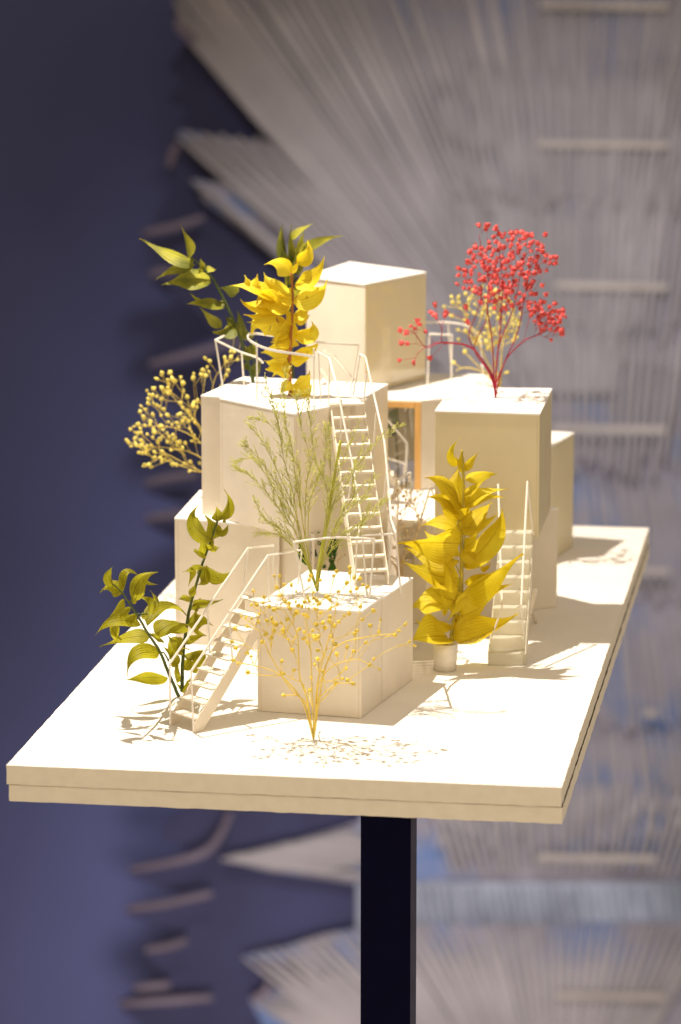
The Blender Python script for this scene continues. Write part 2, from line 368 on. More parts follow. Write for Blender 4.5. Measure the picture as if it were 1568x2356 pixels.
# G roof rails
g1=up(984,887,hG,768,989);g2_=up(1039,886,hG,771,1041);g3=up(1110,882,hG,766,1103)
railing('railing',tG,[g1[0],g2_[0]],[g1,g2_],.0014)
g4=up(975,872,hG,741,972)
railing('railing',tG,curve([g4[0],onvert(g4[1],1032,742),onvert(g4[1],1075,750),onvert(g4[1],1106,775)],4),[g4,(onvert(g4[1],1032,742),onz(1040,868,hG)),(onvert(g4[1],1106,775),onz(1114,884,hG))],.0014)

# ---------------------------------------------------------------- stairs
def stair(name,label,BLp,BRp,TLp,TRp,n,loc,plate=.012,tread=.014,solid=False,mt=M_card,treadth=.0015,first=1,landing=True):
    th=thing(name,label,'model stair',loc,'stairways of the model')
    if not solid:
        for a,b in ((BLp,TLp),(BRp,TRp)):
            mb=MB(); d=(b-a); w=(BRp-BLp).normalized()*.0013
            # cut plate: vertical face at foot
            zz=V3((0,0,plate)); a2=a; b2=b-zz
            s=(b-a); hz=V3((s.x,s.y,0)).normalized()
            k=plate*V3((s.x,s.y,0)).length/s.z
            q=[a,a+V3((0,0,plate*.55)),b,b-zz*.9,a+hz*k*.75]
            mb.poly3(q,w); mb.build('stringer',mt,th)
    for i in range(first,n+1):
        t=i/n; l=BLp.lerp(TLp,t); r=BRp.lerp(TRp,t); s=(TLp-BLp); hz=V3((s.x,s.y,0)).normalized()
        g=V3((s.x,s.y,0)).length/n
        mb=MB(); wv=(r-l).normalized()*.0012
        if solid:
            rise=(TLp.z-BLp.z)/n
            rr=random.Random(i*7); j=rr.uniform(-.0008,.0008)*hz.cross(V3((0,0,1)))+hz*rr.uniform(-.0006,.0006)
            a_=l+V3((0,0,-rise))-hz*g*1.0+j; b_=r+V3((0,0,-rise))-hz*g*1.0+j
            mb.hexa(a_,b_,b_+hz*(g+.004),a_+hz*(g+.004),V3((0,0,rise-.0004)))
            mb.build('step',mt,th,bevel=.0012)
        else:
            mb.hexa(l+wv-hz*tread*.75,r-hz*tread*.75,r+hz*tread*.25,l+wv+hz*tread*.25,V3((0,0,treadth)))
            mb.build('tread',mt,th)
    return th
# S1 left front
s1=[onz(392,1668),onz(446,1686),onz(562,1372,hA),onz(619,1386,hA)]
S1=stair('stairway','white stairway with handrails climbing to the low front box at left',*s1,9,s1[0],plate=.019,tread=.017,treadth=.0018)
up1=lambda px,py,base:onvert(base,px,py)
e0=onvert(s1[0],391,1527); e1=onvert(s1[2],571,1261); e2=onvert(h4[1],630,1255)
railing('handrail',S1,[e0,e1,e2],[(e0,s1[0]),(onvert(s1[0].lerp(s1[2],.5),478,1397),onvert(s1[0].lerp(s1[2],.5),483,1508)),(e1,onz(560,1371,hA)),(e2,onz(627,1345,hA))])
e0=onvert(s1[1],440,1545); e1=onvert(s1[3],617,1278); e2=h4[0]
mq=s1[1].lerp(s1[3],.5)
railing('handrail',S1,[e0,e1,e2],[(e0,s1[1]),(onvert(mq,527,1403),onvert(mq,536,1530)),(e1,onz(619,1384,hA)),(e2,h4[1])])
# S2 central steep stair
t2=[onz(818,1349,hA),onz(893,1345,hA)]
cL=V3(onz(760,933,hC)); cR=V3(onz(837,931,hC))
S2=stair('stairway','tall steep white ladder stair climbing from the low front box to the turned block',t2[0],t2[1],cL,cR,13,t2[0],plate=.020,tread=.010,treadth=.0026)
mb=MB(); 
back=(C_B-C_R).normalized()
def quadp(z,*pp): return [onz(x,y,z) for x,y in pp]
lq=quadp(hC+.0002,(757,934),(838,932),(820,917),(775,916)); mb.poly3(lq,V3((0,0,.0016))); mb.build('landing',M_card,S2)
def rail2(fr,fl,pts,posts,par):
    """polyline whose points are pinned above the stair line fr->fl at fraction t"""
    P=[onvert(fr.lerp(fl,t),x,y) for t,x,y in pts]
    Q=[(onvert(fr.lerp(fl,t),x,y),onvert(fr.lerp(fl,t),x2,y2)) for t,x,y,x2,y2 in posts]
    railing('handrail',par,P,Q,.00125)
rail2(t2[0],cL,[(1.04,733,811),(1.0,758,823),(.75,776,890),(.45,812,1070),(.12,832,1197),(0,822,1240)],[(1.04,733,811,739,925),(1,758,823,756,1000),(.74,786,920,784,1010),(.45,812,1070,800,1170),(0,822,1240,818,1349)],S2)
rail2(t2[1],cR,[(1.05,829,815),(1.0,842,821),(.8,864,921),(.55,885,1015),(.28,897,1143),(.1,900,1195),(0,911,1225)],[(1.05,829,815,813,910),(1,843,860,837,935),(.78,866,950,858,1055),(.42,890,1080,882,1180)],S2)
# S3 right front blocky stair K
k=[onz(1126,1531),onz(1207,1531)]; kt=[onface(I_FL,I_FR,1154,1218)-HF*.004,onface(I_FL,I_FR,1226,1218)-HF*.004]
S3=stair('stairway','white blocky translucent stair rising to the tower with the red sprig',k[0],k[1],kt[0],kt[1],9,k[0],solid=True,mt=M_stair)
kr=k[1]
mb=MB()
w=(k[1]-k[0]).normalized()*.0012
for a,b in ((k[0]-w*1.2,kt[0]-w*1.2),(k[1]+w*.2,kt[1]+w*.2)):
    mb=MB(); hz=(b-a); hz.z=0; 
    mb.poly3([a,a+V3((0,0,.013)),b,V3((b.x,b.y,b.z-.03)),V3((a.x,a.y,0))+hz*.22],w); mb.build('stringer',M_stair,S3)
rail2(k[1],kt[1],[(0,1200,1392),(1,1214.5,1107)],[(0,1200,1392,1207,1464),(1,1214.5,1107,1226,1219)],S3)
rail2(k[0],kt[0],[(0,1156,1397),(1,1147,1114)],[(0,1156,1397,1129,1475),(1,1147,1114,1155,1219)],S3)
# S4 small stair behind the annex
q=[onz(938,1432),onz(966,1436)]; qt=[onz(922,1212,hJ),onz(950,1210,hJ)]
S4=stair('stairway','small white stair half hidden between the annex and the golden leaf plant',q[0]+HF*.05,q[1]+HF*.05,qt[0],qt[1],8,q[0],plate=.02,tread=.03,mt=M_card,treadth=.002)
rail2(q[1],qt[1],[(.3,955,1240),(.8,972,1185),(1.3,991,1120)],[(.3,955,1240,957,1310),(1.3,991,1120,1000,1143)],S4)
rail2(q[0],qt[0],[(.3,905,1215),(.9,896,1175),(1.2,914,1105),(1.5,945,1087)],[(1.5,945,1087,947,1160),(1.2,914,1105,918,1170)],S4)
# S5 stair from the back tower down, behind the ladder
v0=onz(925,1140,hJ)+HF*.02; v1=onz(742,900,hC)+HF*.05
dirn=(v1-v0); side=HF*.035
S5=stair('stairway','pale back stair descending rightwards in front of the glazed opening',v0,v0+side,v1,v1+side,14,v0,plate=.008,tread=.012)
rail2(v0,v1,[(0,935,1087),(0,937,1019),(1,768,817),(1.05,745,806)],[(.3,886,958,890,1020),(.6,836,899,838,965)],S5)
rail2(v0,v1,[(0,931,1066),(.2,891,1054),(.5,850,1000),(1,735,843)],[(0,931,1066,930,1125)],S5)

# small bent paper prop right of K
pf=onz(1213,1452); tpp=thing('paper_bracket','small bent paper bracket standing at the right side of the blocky stair','bracket',pf)
mb=MB(); fs_=[onz(1212,1453),onz(1235,1432)]
tp_=onvert(fs_[0],1221,1400); mb.bar(fs_[0],tp_,.003,.004); mb.bar(fs_[1],tp_,.003,.004)
mb.bar(onvert(fs_[0],1219,1412),onvert(fs_[0],1234,1352),.004,.005); mb.build('bracket_frame',M_card,tpp)

# ================================================================= plants
def bez(a,c,b,s): return a*(1-s)**2+c*2*s*(1-s)+b*s*s
def leaf(mb,a,c,b,w,tilt=0,cup=.25,n=12,m=4,twist=0,base=.8):
    view=(a-CAM).normalized(); vs=[];uv=[];fs=[]
    L=(b-a).length
    for i in range(n+1):
        s=i/n; p=bez(a,c,b,s); t=(bez(a,c,b,min(1,s+.02))-bez(a,c,b,max(0,s-.02))).normalized()
        sd=t.cross(view)
        if sd.length<1e-3: sd=UP.copy()
        sd.normalize(); nm=sd.cross(t)
        ph=tilt+twist*(s-.4); s2=sd*math.cos(ph)+nm*math.sin(ph); n2=nm*math.cos(ph)-sd*math.sin(ph)
        prof=math.sin(math.pi*min(1,s**.70))*(1-s)**.55*1.5 if s<1 else 0
        prof=max(prof,.015*(1-s*.7))
        for j in range(-m,m+1):
            v=j/m
            wav=(math.sin(s*9+j*1.1+L*900)*.03+math.sin(s*13+L*400+(3 if v>0 else 0))*.012)*w*abs(v)
            vs.append(p+s2*(v*w/2*prof)+n2*(cup*w*prof*(abs(v)**1.6)+wav-.05*w*(1-abs(v)))); uv.append((v,s))
    k=2*m+1
    for i in range(n):
        for j in range(2*m): fs.append((i*k+j,i*k+j+1,(i+1)*k+j+1,(i+1)*k+j))
    mb.add(vs,fs,uv)
def leafplant(name,label,root,stems,leaves,sc,ox,oy,fm,sm,stemr=3,tiltamp=.55,lean=None,dspread=.35,seed=1,stemname='stem',wk=1.0,extra=None,cat='plant'):
    """stems / leaves in zoomed-photo coordinates (sc,ox,oy map them to the 1568 picture)"""
    rr=random.Random(seed); d0=depth(root); ppx=d0/F
    th=thing(name,label,cat,root,'leafy sprigs planted in the model')
    ry=1e9
    def P(x,y,dd=0):
        X=ox+sc*x; Y=oy+sc*y
        q=onvert(root,X,Y)
        off=dd
        if lean: off+=lean(X,Y)
        return atd(X,Y,depth(q)+off)
    st=MB()
    for s in stems:
        rr0,pts=s[0],s[1:]
        P3=[P(x,y) for x,y in pts]; 
        cc=curve(P3,6); n=len(cc)
        for i_,q_ in enumerate(cc): 
            cc[i_]=q_+V3((rr.uniform(-1,1),rr.uniform(-1,1),0))*ppx*.5
        if len(s)>1: 
            st.tube(cc,[rr0*ppx*(1-.5*i/n) for i in range(n)],7)
    st.build(stemname,sm,th,smooth=True)
    lf=MB()
    for l in leaves:
        bx,by,tx,ty,w=l[:5]; L=math.hypot(tx-bx,ty-by)*sc*ppx
        da=rr.uniform(-.12,.12)*L; db=rr.uniform(-1,1)*dspread*L
        a=P(bx,by,0); b=P(tx,ty,db)
        if len(l)>6: 
            cx,cy=l[5],l[6]
            c=P(cx*1.0+(cx-(bx+tx)/2)*.6,cy+(cy-(by+ty)/2)*.6,db*.3-rr.uniform(-.1,.25)*L)
        else:
            nx,ny=-(ty-by),(tx-bx); k=rr.uniform(-.18,.18)
            c=P((bx+tx)/2+nx*k,(by+ty)/2+ny*k,db*.3-rr.uniform(-.1,.2)*L)
        tl=rr.uniform(.4,1.0)*tiltamp*2
        vw=(a-CAM).normalized(); tt=(b-a).normalized(); sd0=tt.cross(vw).normalized(); nm0=sd0.cross(tt)
        if nm0.dot(vw)*sd0.z<0: tl=-tl
        if rr.random()<.15: tl=-tl
        leaf(lf,a,c,b,w*sc*ppx*wk/max(.55,math.cos(tl)),tilt=tl,cup=rr.uniform(-.28,.3),twist=rr.uniform(-.7,.7))
        # petiole
    lf.build('foliage',fm,th,smooth=True)
    if extra: extra(th,P,ppx)
    return th
# P4 golden potted plant
root4=onz(1034,1536)
def pot(th,P,ppx):
    mb=MB(); c=onz(1025,1541); n=28; vs=[];fs=[]
    prof=[(0,.002),(24,0.002),(25.5,0),(27,30),(29.5,62),(27,63),(25.5,58),(0,57)]
    for r,h in prof:
        for k_ in range(n):
            g=2*math.pi*k_/n; vs.append(c+V3((math.cos(g)*r*ppx,math.sin(g)*r*ppx,h*ppx+.0003+ (math.sin(g*2)*.0004 if h>20 else 0))))
    for i in range(len(prof)-1):
        for k_ in range(n): fs.append((i*n+k_,i*n+(k_+1)%n,(i+1)*n+(k_+1)%n,(i+1)*n+k_))
    mb.add(vs,fs); mb.build('pot',mat('white_plaster_pot',(.78,.73,.62),.75,.1,60,.5,500),th,smooth=True)
L4=[(490,300,515,88,55,440,200),(540,350,528,165,48),(545,335,655,190,50),(535,585,505,290,125,490,440),(555,400,792,358,78,690,345),
(495,545,245,380,105,400,400),(530,610,362,385,70),(490,690,262,525,125,420,540),(545,605,872,463,80,700,500),(560,605,862,538,55,700,510),
(545,805,752,565,150,640,670),(500,770,225,740,100,360,700),(515,862,55,862,210,300,850),(510,1000,100,898,120,300,950),(545,1040,828,605,165,780,820),
(512,1125,80,993,175,320,1110),(548,1042,742,1005,60),(502,1200,388,980,95),(540,1235,985,945,150,740,1110),(550,1290,908,1158,105,720,1230),
(512,1395,745,1250,150,640,1350),(412,1340,160,1345,185,270,1290),(480,1395,372,1150,80),(402,1400,368,1210,40),(460,1592,937,1383,190,680,1540),
(418,1560,150,1590,200,270,1560),(355,1505,188,1428,60),(505,1390,420,1500,90),(520,780,458,590,70),(540,805,505,680,70),(690,1080,745,1010,40),
(500,1210,420,1440,70),(530,905,700,1060,90),(520,700,600,560,80),(545,905,640,760,80,620,850),(515,960,250,770,90,330,850),(520,1290,300,1190,90,400,1260),(545,1150,850,1060,80,700,1130),(520,650,330,470,70,400,600),(540,520,700,400,55),(505,1330,600,1180,80),(470,1500,640,1600,80,560,1520),(450,1500,300,1400,70),(535,760,800,640,70,680,720),(540,300,480,220,35),(510,1140,400,1190,60)]
S4s=[(5,(430,1625),(515,1400),(525,1100),(520,800),(492,740),(532,600),(540,330),(527,180)),(3.5,(440,1600),(500,1230),(540,1000),(545,810)),(2,(545,960),(590,840),(620,770),(650,750)),
 (2,(520,1100),(470,1000),(440,960)),(2,(525,700),(500,640),(490,550)),(2,(500,1390),(440,1350),(410,1335)),(2,(460,1590),(440,1600),(430,1620))]
leafplant('potted_plant','golden big-leaved sprig in a small white round pot',root4,S4s,L4,.3125,898.3,980,M_gold,M_stemy,seed=4,extra=pot,tiltamp=.5,dspread=.75,wk=.98)
# P1 olive two stem plant left front
root1=onz(412,1603)
L1=[(182,780,180,640,58,140,715),(250,832,382,722,50,265,660),(250,845,85,838,90,160,775),(265,890,138,1035,50),(325,905,512,685,100,370,730),(400,745,512,775,22),(320,915,345,830,40),
(440,1005,360,868,55,445,900),(472,1000,450,818,50,520,920),(385,1000,445,1008,40),(312,950,190,1062,42),(352,995,215,1082,45),(385,1075,48,1152,80,180,1035),(200,1010,262,1192,50,165,1120),
(190,1070,200,1225,60),(450,1160,82,1236,85,280,1170),(525,1282,285,1450,100,330,1290),(585,1465,262,1482,85,420,1460),(430,1080,742,1030,85,590,930),(500,1165,745,1080,110,600,1070),
(512,1195,470,1130,60),(330,1000,250,1050,30),
(905,448,808,188,105,745,330),(905,448,858,268,95,905,350),(945,312,945,198,80),(962,292,998,72,60,1045,190),(940,372,1030,318,50,1000,390),(1010,322,1005,275,22),(855,555,820,422,60),(850,548,765,530,50),
(865,515,968,503,55),(900,500,916,436,30),(842,640,693,682,42),(762,648,736,788,38),(850,640,800,782,90,860,740),(862,636,1075,668,80,960,720),(758,872,658,886,45),(752,868,785,768,48),(755,958,990,884,65,860,930),
(775,962,825,876,60),(735,1075,800,962,75),(735,1082,915,1080,95,830,1040),(722,1092,480,1142,90),(700,1205,865,1150,50),(702,1242,590,1335,105,640,1250),(700,1252,640,1162,70),(700,1300,897,1246,55),(750,1402,862,1268,95,840,1350),
(690,1402,760,1292,70),(640,1382,545,1232,65),(650,1502,652,1330,40),(680,1562,752,1458,60),(700,1282,580,1140,60),(640,1380,600,1372,40),(770,1100,870,1155,40),(690,1560,640,1500,20)]
S1s=[(4.2,(665,1602),(590,1430),(520,1262),(440,1140),(350,990),(252,842)),(4.6,(688,1565),(690,1400),(702,1230),(736,1000),(770,850),(830,650),(882,500),(950,302)),
(2,(440,1140),(490,1160),(505,1162)),(2,(350,990),(400,995),(470,985)),(2,(590,1340),(555,1280),(520,1282)),(2.4,(690,1500),(650,1440),(660,1370)),(1.8,(300,900),(322,905),(330,870)),(1.8,(250,840),(200,790),(182,770))]
def lean1(X,Y):
    if Y>1600: return 0
    t=(1600-Y)/240.
    side_=412+ (1600-Y)*.16
    return -.15*min(1,t)*max(0,min(1,(side_-X)/100.)) 
leafplant('leafy_branch','olive green leafy plant with two stems beside the left stairway',root1,S1s,L1,.3125,204.2,1102.5,M_olive,M_stemg,seed=9,lean=lean1,tiltamp=.55,dspread=.6)
# P6 yellow leafy on C roof
root6=onz(668,911,hC)
L6=[(1172,332,1246,183,78,1255,280),(1135,408,1190,318,32),(1130,425,953,352,90,1050,335),(1132,552,953,403,115,1010,520),(1160,492,1362,288,95,1300,440),(1147,602,1382,452,115,1320,560),(1160,692,1272,638,65),(1165,720,1268,690,55),
(1155,805,1275,730,95,1290,830),(1150,605,1010,552,95),(1045,600,718,498,72,870,500),(862,502,907,412,45),(852,492,818,420,32),(945,570,850,520,75),(1035,640,900,622,115,940,545),(1050,662,790,583,62,850,650),(1042,690,813,690,75),
(1103,652,1060,562,85),(1112,682,900,640,145,1010,600),(1150,762,1090,662,70),(1060,872,1122,665,115,1110,780),(1012,742,868,822,125,900,740),(1005,730,832,742,22),(1082,802,1010,862,95),(1132,862,1000,882,125),(1132,942,930,950,125),
(1140,962,1328,868,72,1260,945),(1122,1002,1252,1000,62),(1122,1042,950,1000,92),(1117,1102,960,1062,92),(1130,1132,1060,1235,72),(1132,1182,1262,1070,92,1230,1150),(1142,1202,1282,1150,92,1230,1230),(1150,1222,1245,1232,52),
(1120,900,1000,960,120),(1118,820,1040,940,130),(1125,1010,1010,1110,90),(1130,780,980,700,110),(1110,740,960,830,120)]
S6s=[(4.4,(1128,1240),(1130,920),(1147,600),(1138,408)),(2.6,(1128,1120),(1100,900),(1030,700),(960,570),(890,500)),(1.8,(1145,600),(1160,590),(1175,560)),(1.5,(1140,420),(1150,370),(1180,330))]
leafplant('leafy_branch','bright yellow leafy sprig with a red brown stem inside the curved railing',root6,S6s,L6,.3386,285.8,490,M_yel,M_stemr,seed=21,tiltamp=.5,wk=1.08)
# P5 dark olive leaning branch
root5=onz(585,880,hE)
L5=[(472,322,103,174,85,350,290),(450,302,378,72,52,430,200),(482,350,216,452,66,350,370),(592,470,257,492,120,430,450),(546,392,520,300,36),(560,402,626,384,40),(530,372,503,412,32),(692,640,425,617,62,540,610),(602,622,448,545,42),
(692,612,620,602,55),(782,532,648,508,72),(662,782,513,638,60),(762,782,603,808,95),(742,772,685,700,50),(802,852,765,652,60),(862,862,820,790,62),(770,800,700,760,60),(860,1000,820,900,60),(880,1100,930,980,60),(850,1060,800,1010,40),(870,960,900,860,60)]
S5s=[(4.2,(885,1190),(860,1080),(800,880),(750,740),(680,590),(600,440),(505,345),(460,303)),(2.5,(880,1180),(880,1000),(850,850)),(1.6,(600,440),(560,400),(540,380))]
leafplant('leafy_branch','dark olive branch leaning left from the narrow rear box roof',root5,S5s,L5,.3386,285.8,490,M_dkgreen,M_stemg,seed=33)
# P7 upright dark sprig
root7=onz(672,884,hC-.002)+HF*.1
L7=[(1110,395,1080,62,56,1065,200),(1140,400,1138,78,60),(1205,330,1226,108,52),(1120,330,1062,222,44),(1085,400,1062,260,38),(1140,180,1292,70,40),(1225,300,1482,153,75,1290,200),(1130,600,1322,460,75),(1110,560,998,540,50),(1180,420,1160,240,60),(1100,500,1090,330,60),(1170,540,1290,480,60)]
leafplant('leafy_branch','dark green upright sprig with spiky tips behind the bright yellow one',root7,[(4,(1150,1200),(1140,900),(1120,560),(1110,380)),(2,(1120,560),(1160,420),(1210,320))],L7,.3386,285.8,490,M_dkgreen,M_stemg,seed=40)
# P12 deep green leaves in the opening
root12=onz(735,1322,0.02); root12.z=0.0
def Z4(x,y): return (x,y)
L12=[(560,760,480,200,120,470,500),(600,800,520,560,70),(830,620,740,420,120),(900,420,830,300,90),(840,160,830,130,60),(1085,700,1300,270,170,1180,430),(1060,420,1280,280,110),(1090,780,1240,560,100),(1180,900,1100,680,120),(940,870,990,770,60),(850,850,880,720,50)]
root12=onz(730,1360,hA*.0)+HF*.25
root12=V3((onface(C_F,C_R,735,1290).x,onface(C_F,C_R,735,1290).y,0))-nb*.012
leafplant('leafy_branch','deep green leaves showing in the opening behind the low front box roof',root12,[(3,(760,2100),(760,1400),(700,900),(600,700)),(3,(780,2100),(900,1300),(1080,800),(1120,600))],L12,.1146,637.0,1208.7,M_green,M_stemg,seed=50,dspread=.1)
# green leaf behind the G window
rg=V3((cG.x,cG.y,hJ))-HF*.02
leafplant('leafy_branch','green leaf standing inside the glazed wood-edged opening',rg,[(3,(880,1500),(850,900)),],[(780,700,885,570,60),(850,850,880,580,90),(700,820,780,690,90),(800,900,860,720,80),(700,1050,640,850,80)],.2083,735,816.7,M_green,M_stemg,seed=60,dspread=.05)

# ---- twiggy flower sprigs grown towards bud targets
def bud(mb,p,r,d,rr,kind):
    n=7; prof=[(-1.0,.15),(-.7,.75),(-.1,1.0),(.5,.8),(1.0,.35),(1.35,.05)]
    if kind=='red': prof=[(-1.0,.2),(-.6,.85),(0,1.05),(.5,.85),(.8,.9),(1.15,.25)]
    d=d.normalized(); a=d.cross(V3((.3,.9,.2))).normalized(); b=d.cross(a); vs=[];fs=[]; el=rr.uniform(0,.38); ep=rr.uniform(0,6.28); prof=[(h*rr.uniform(.85,1.2),q) for h,q in prof]
    for h,q in prof:
        for k_ in range(n):
            g=2*math.pi*k_/n; j=(1+rr.uniform(-.24,.24)*(1.4 if kind=='red' else 1))*(1+el*math.cos(2*g+ep))
            vs.append(p+d*h*r+(a*math.cos(g)+b*math.sin(g))*q*r*j)
    for i in range(len(prof)-1):
        for k_ in range(n): fs.append((i*n+k_,i*n+(k_+1)%n,(i+1)*n+(k_+1)%n,(i+1)*n+k_))
    fs.append(tuple(range(n))[::-1]); fs.append(tuple(range((len(prof)-1)*n,len(prof)*n)))
    mb.add(vs,fs)
    if kind in('red','gold') :
        for q in range(3 if kind=='red' else 2):   # loose petal flake
            g=rr.uniform(0,6.28); u=(a*math.cos(g)+b*math.sin(g)); w_=d.cross(u)
            o=p+d*r*.3+u*r*.8; mb.add([o-w_*r*.5,o+w_*r*.5,o+(d+u*.8).normalized()*r*1.3],[(0,1,2)])
def sprig(name,label,root,trunks,targets,m1,m2,br=4.6,sr=2.2,seed=1,kind='gold',dsp=60,tw=.9):
    """trunks: polylines in 1568 px from the root; targets: px positions of buds"""
    rr=random.Random(seed); ppx=depth(root)/F; th=thing(name,label,'plant',root,'twiggy sprigs planted in the model')
    def P(x,y,dd=0): return atd(x,y,depth(onvert(root,x,y))+dd*ppx)
    nodes=[(root,0.0)]; st=MB()
    for tr in trunks:
        dd=rr.uniform(-dsp,dsp)*.6; n=len(tr)
        pts=[root]+[P(x,y,dd*(i+1)/n) for i,(x,y) in enumerate(tr)]
        cc=curve(pts,5); L=0
        for i,q in enumerate(cc):
            if i: cc[i]=q+V3([rr.uniform(-1,1) for _ in range(3)])*ppx*.5
        m=len(cc); st.tube(cc,[ppx*sr*(1-.55*i/m) for i in range(m)],5)
        for i in range(1,m):
            L+=(cc[i]-cc[i-1]).length
            if i>m*.3: nodes.append((cc[i],L))
    bm_=MB()
    T=[]
    for (x,y) in targets:
        T.append(P(x,y,rr.uniform(-dsp,dsp)))
    T.sort(key=lambda q:(q-root).length)
    for q in T:
        best=None
        dr=(q-root).length
        for (nq,L) in nodes:
            e=(q-nq).length
            if (nq-root).length>dr-3*ppx: continue
            # want forward growth
            cs=(q-nq).normalized().dot((q-root).normalized())
            c=e*(1+1.2*(1-cs))+.12*L
            if best is None or c<best[0]: best=(c,nq,L)
        _,nq,L=best
        e=(q-nq); n=max(1,int(e.length/(30*ppx))); prev=nq
        bow=V3([rr.uniform(-1,1) for _ in range(3)])*e.length*.07
        pts=[nq]
        for i in range(1,n+1):
            t=i/n; p_=nq+e*t+bow*math.sin(math.pi*t)+(V3([rr.uniform(-1,1) for _ in range(3)])*ppx*1.2 if i<n else V3())
            pts.append(p_)
            if i<n: nodes.append((p_,L+e.length*t))
        if len(pts)==2: pts.insert(1,(pts[0]+pts[1])/2+bow*.5); nodes.append((pts[1],L+e.length*.5))
        r0=sr*ppx*tw*max(.28,.62-.5*(dr/(500*ppx)))
        st.tube(pts,[r0*(1-.35*i/len(pts)) for i in range(len(pts))],4)
        bud(bm_,q+e.normalized()*br*ppx*.7,br*ppx*rr.uniform(.7,1.2),e,rr,kind)
    st.build('stem',m1,th,smooth=True); bm_.build('flower_buds',m2,th,smooth=(kind!='red'))
    return th
def pts_in(poly,n,seed,mind=5):
    rr=random.Random(seed); xs=[p[0] for p in poly]; ys=[p[1] for p in poly]; out=[]; tr=0
    while len(out)<n and tr<60000:
        tr+=1; x=rr.uniform(min(xs),max(xs)); y=rr.uniform(min(ys),max(ys)); c=False
        for i in range(len(poly)):
            (x1,y1),(x2,y2)=poly[i],poly[(i+1)%len(poly)]
            if (y1>y)!=(y2>y) and x<(x2-x1)*(y-y1)/(y2-y1)+x1: c=not c
        if c and all((x-a)**2+(y-b)**2>mind**2 for a,b in out): out.append((x,y))
    return out
def cl(cx,cy,n,sp,rr): return [(cx+rr.gauss(0,sp),cy+rr.gauss(0,sp)) for _ in range(n)]
# P2 front golden
rr=random.Random(5)
Z8=lambda l:[(530.8+.3125*x,1184.2+.3125*y) for x,y in l]
t2b=Z8([(170,575),(165,670),(240,660),(210,800),(85,755),(120,760),(158,775),(133,825),(262,885),(298,915),(230,945),(40,850),(42,990),(22,940),(30,1075),(62,1098),(155,1050),(125,1025),(135,1162),
 (325,460),(362,462),(345,545),(393,525),(450,530),(480,578),(370,605),(250,615),(325,708),(400,640),(430,655),(480,650),(520,685),(545,655),(578,490),(590,460),(655,490),(780,425),(757,462),(878,400),(878,437),(850,510),(905,470),(945,480),(970,525),(1000,540),(890,575),
 (930,555),(785,570),(700,608),(610,575),(630,632),(648,662),(735,632),(780,668),(728,698),(625,705),(865,735),(957,688),(963,780),(1045,713),(1105,782),(1030,828),(1090,870),(1202,890),(1232,862),(1280,815),(1310,942),(1345,965),(990,950),(900,1015),(858,985),
 (762,960),(765,830),(690,845),(732,905),(785,1040),(615,900),(640,820),(575,760),(545,745),(470,745),(420,780),(320,862),(310,800),(340,815),(392,862),(375,1090),(460,1005),(570,950),(650,1005),(645,1078),(845,1140),(820,1210),(765,1250),(860,1220),(890,1245),(1015,1115),(1052,1068),(1088,1133),
 (920,860),(915,885),(585,1300),(540,1270),(400,1330),(398,1175),(465,1150),(625,1110),(680,1165),(595,1205),(495,680),(440,700),(355,690),(300,770),(210,740),(600,860),(505,850),(545,870),(660,730)])
t2b+=pts_in([(560,1400),(700,1370),(800,1400),(780,1480),(640,1480)],26,3,9)
tr=[Z8(l) for l in ([(540,1400),(440,1250),(310,1150),(140,1105)],[(560,1350),(510,1200),(500,1000),(480,850),(380,690)],[(610,1500),(600,1300),(590,1000),(560,780)],[(625,1500),(640,1250),(700,1000),(760,780),(790,600)],[(640,1450),(650,1250),(760,1110),(940,1060)],
 [(560,1400),(440,1280),(290,1030),(220,880)],[(690,1160),(800,960),(1080,890),(1200,880)],[(640,1400),(680,1360),(810,1220)])]
sprig('flower_sprig','golden yellow berry sprig standing on the board before the low front box',onz(722,1701),tr,t2b,M_stemgold,M_budgold,4.6,2.3,2,'gold',95,tw=1.3)
# P8 left yellow gypsophila
Z3=lambda l:[(367.5+.2865*x,857.5+.2865*y) for x,y in l]
t8=Z3([(20,15),(70,68),(108,50),(168,43),(188,92),(222,203),(190,160),(120,72),(28,145),(75,130),(20,215),(68,180),(10,280),(190,285),(232,322),(305,232),(270,275),(333,25),(272,48),(400,0),(534,27),(405,300),(430,340),(425,405),(160,335),(175,345),(238,400),(150,400),
 (160,437),(245,460),(262,490),(130,530),(15,440),(65,495),(150,570),(188,612),(100,620),(115,735),(248,790),(325,560),(325,730),(430,585),(415,710),(470,570),(210,570),(145,590),(80,520),(240,350),(280,540)])
t8+=[(285.8+.3386*x,490+.3386*y) for x,y in [(262,1095),(232,1130),(316,1090),(382,1122),(400,1163),(300,1140),(345,1145),(300,1195),(402,1222),(430,1257),(205,1200),(195,1245),(268,1210),(232,1250),(258,1268),(120,1318),(160,1302),(225,1310),(112,1358),(145,1340),(75,1450),(48,1472),(105,1502),(85,1532),(20,1545),(140,1400),(150,1445),(200,1530),(555,990),(585,1012),(562,1050),(535,1072),(522,1105),(475,1100),(470,1130),(553,1112),
 (685,990),(692,1018),(720,985),(722,948),(748,948),(765,998),(833,932),(872,968),(795,858),(750,835),(705,1078),(692,1108),(500,1285),(470,1300),(385,1370),(435,1350),(330,1130),(1265,1020),(1300,1070)][:-2]]
t8+=Z3([(-15,560),(-60,590),(-100,620),(-130,560),(-180,590),(-245,560),(-220,590),(-200,540),(-90,500),(-140,490),(-40,460),(-70,400),(-30,640),(-130,650),(30,700)])
t8+=pts_in([(300,1010),(340,890),(400,870),(480,960),(500,1060),(430,1070),(330,1075)],60,8,8)
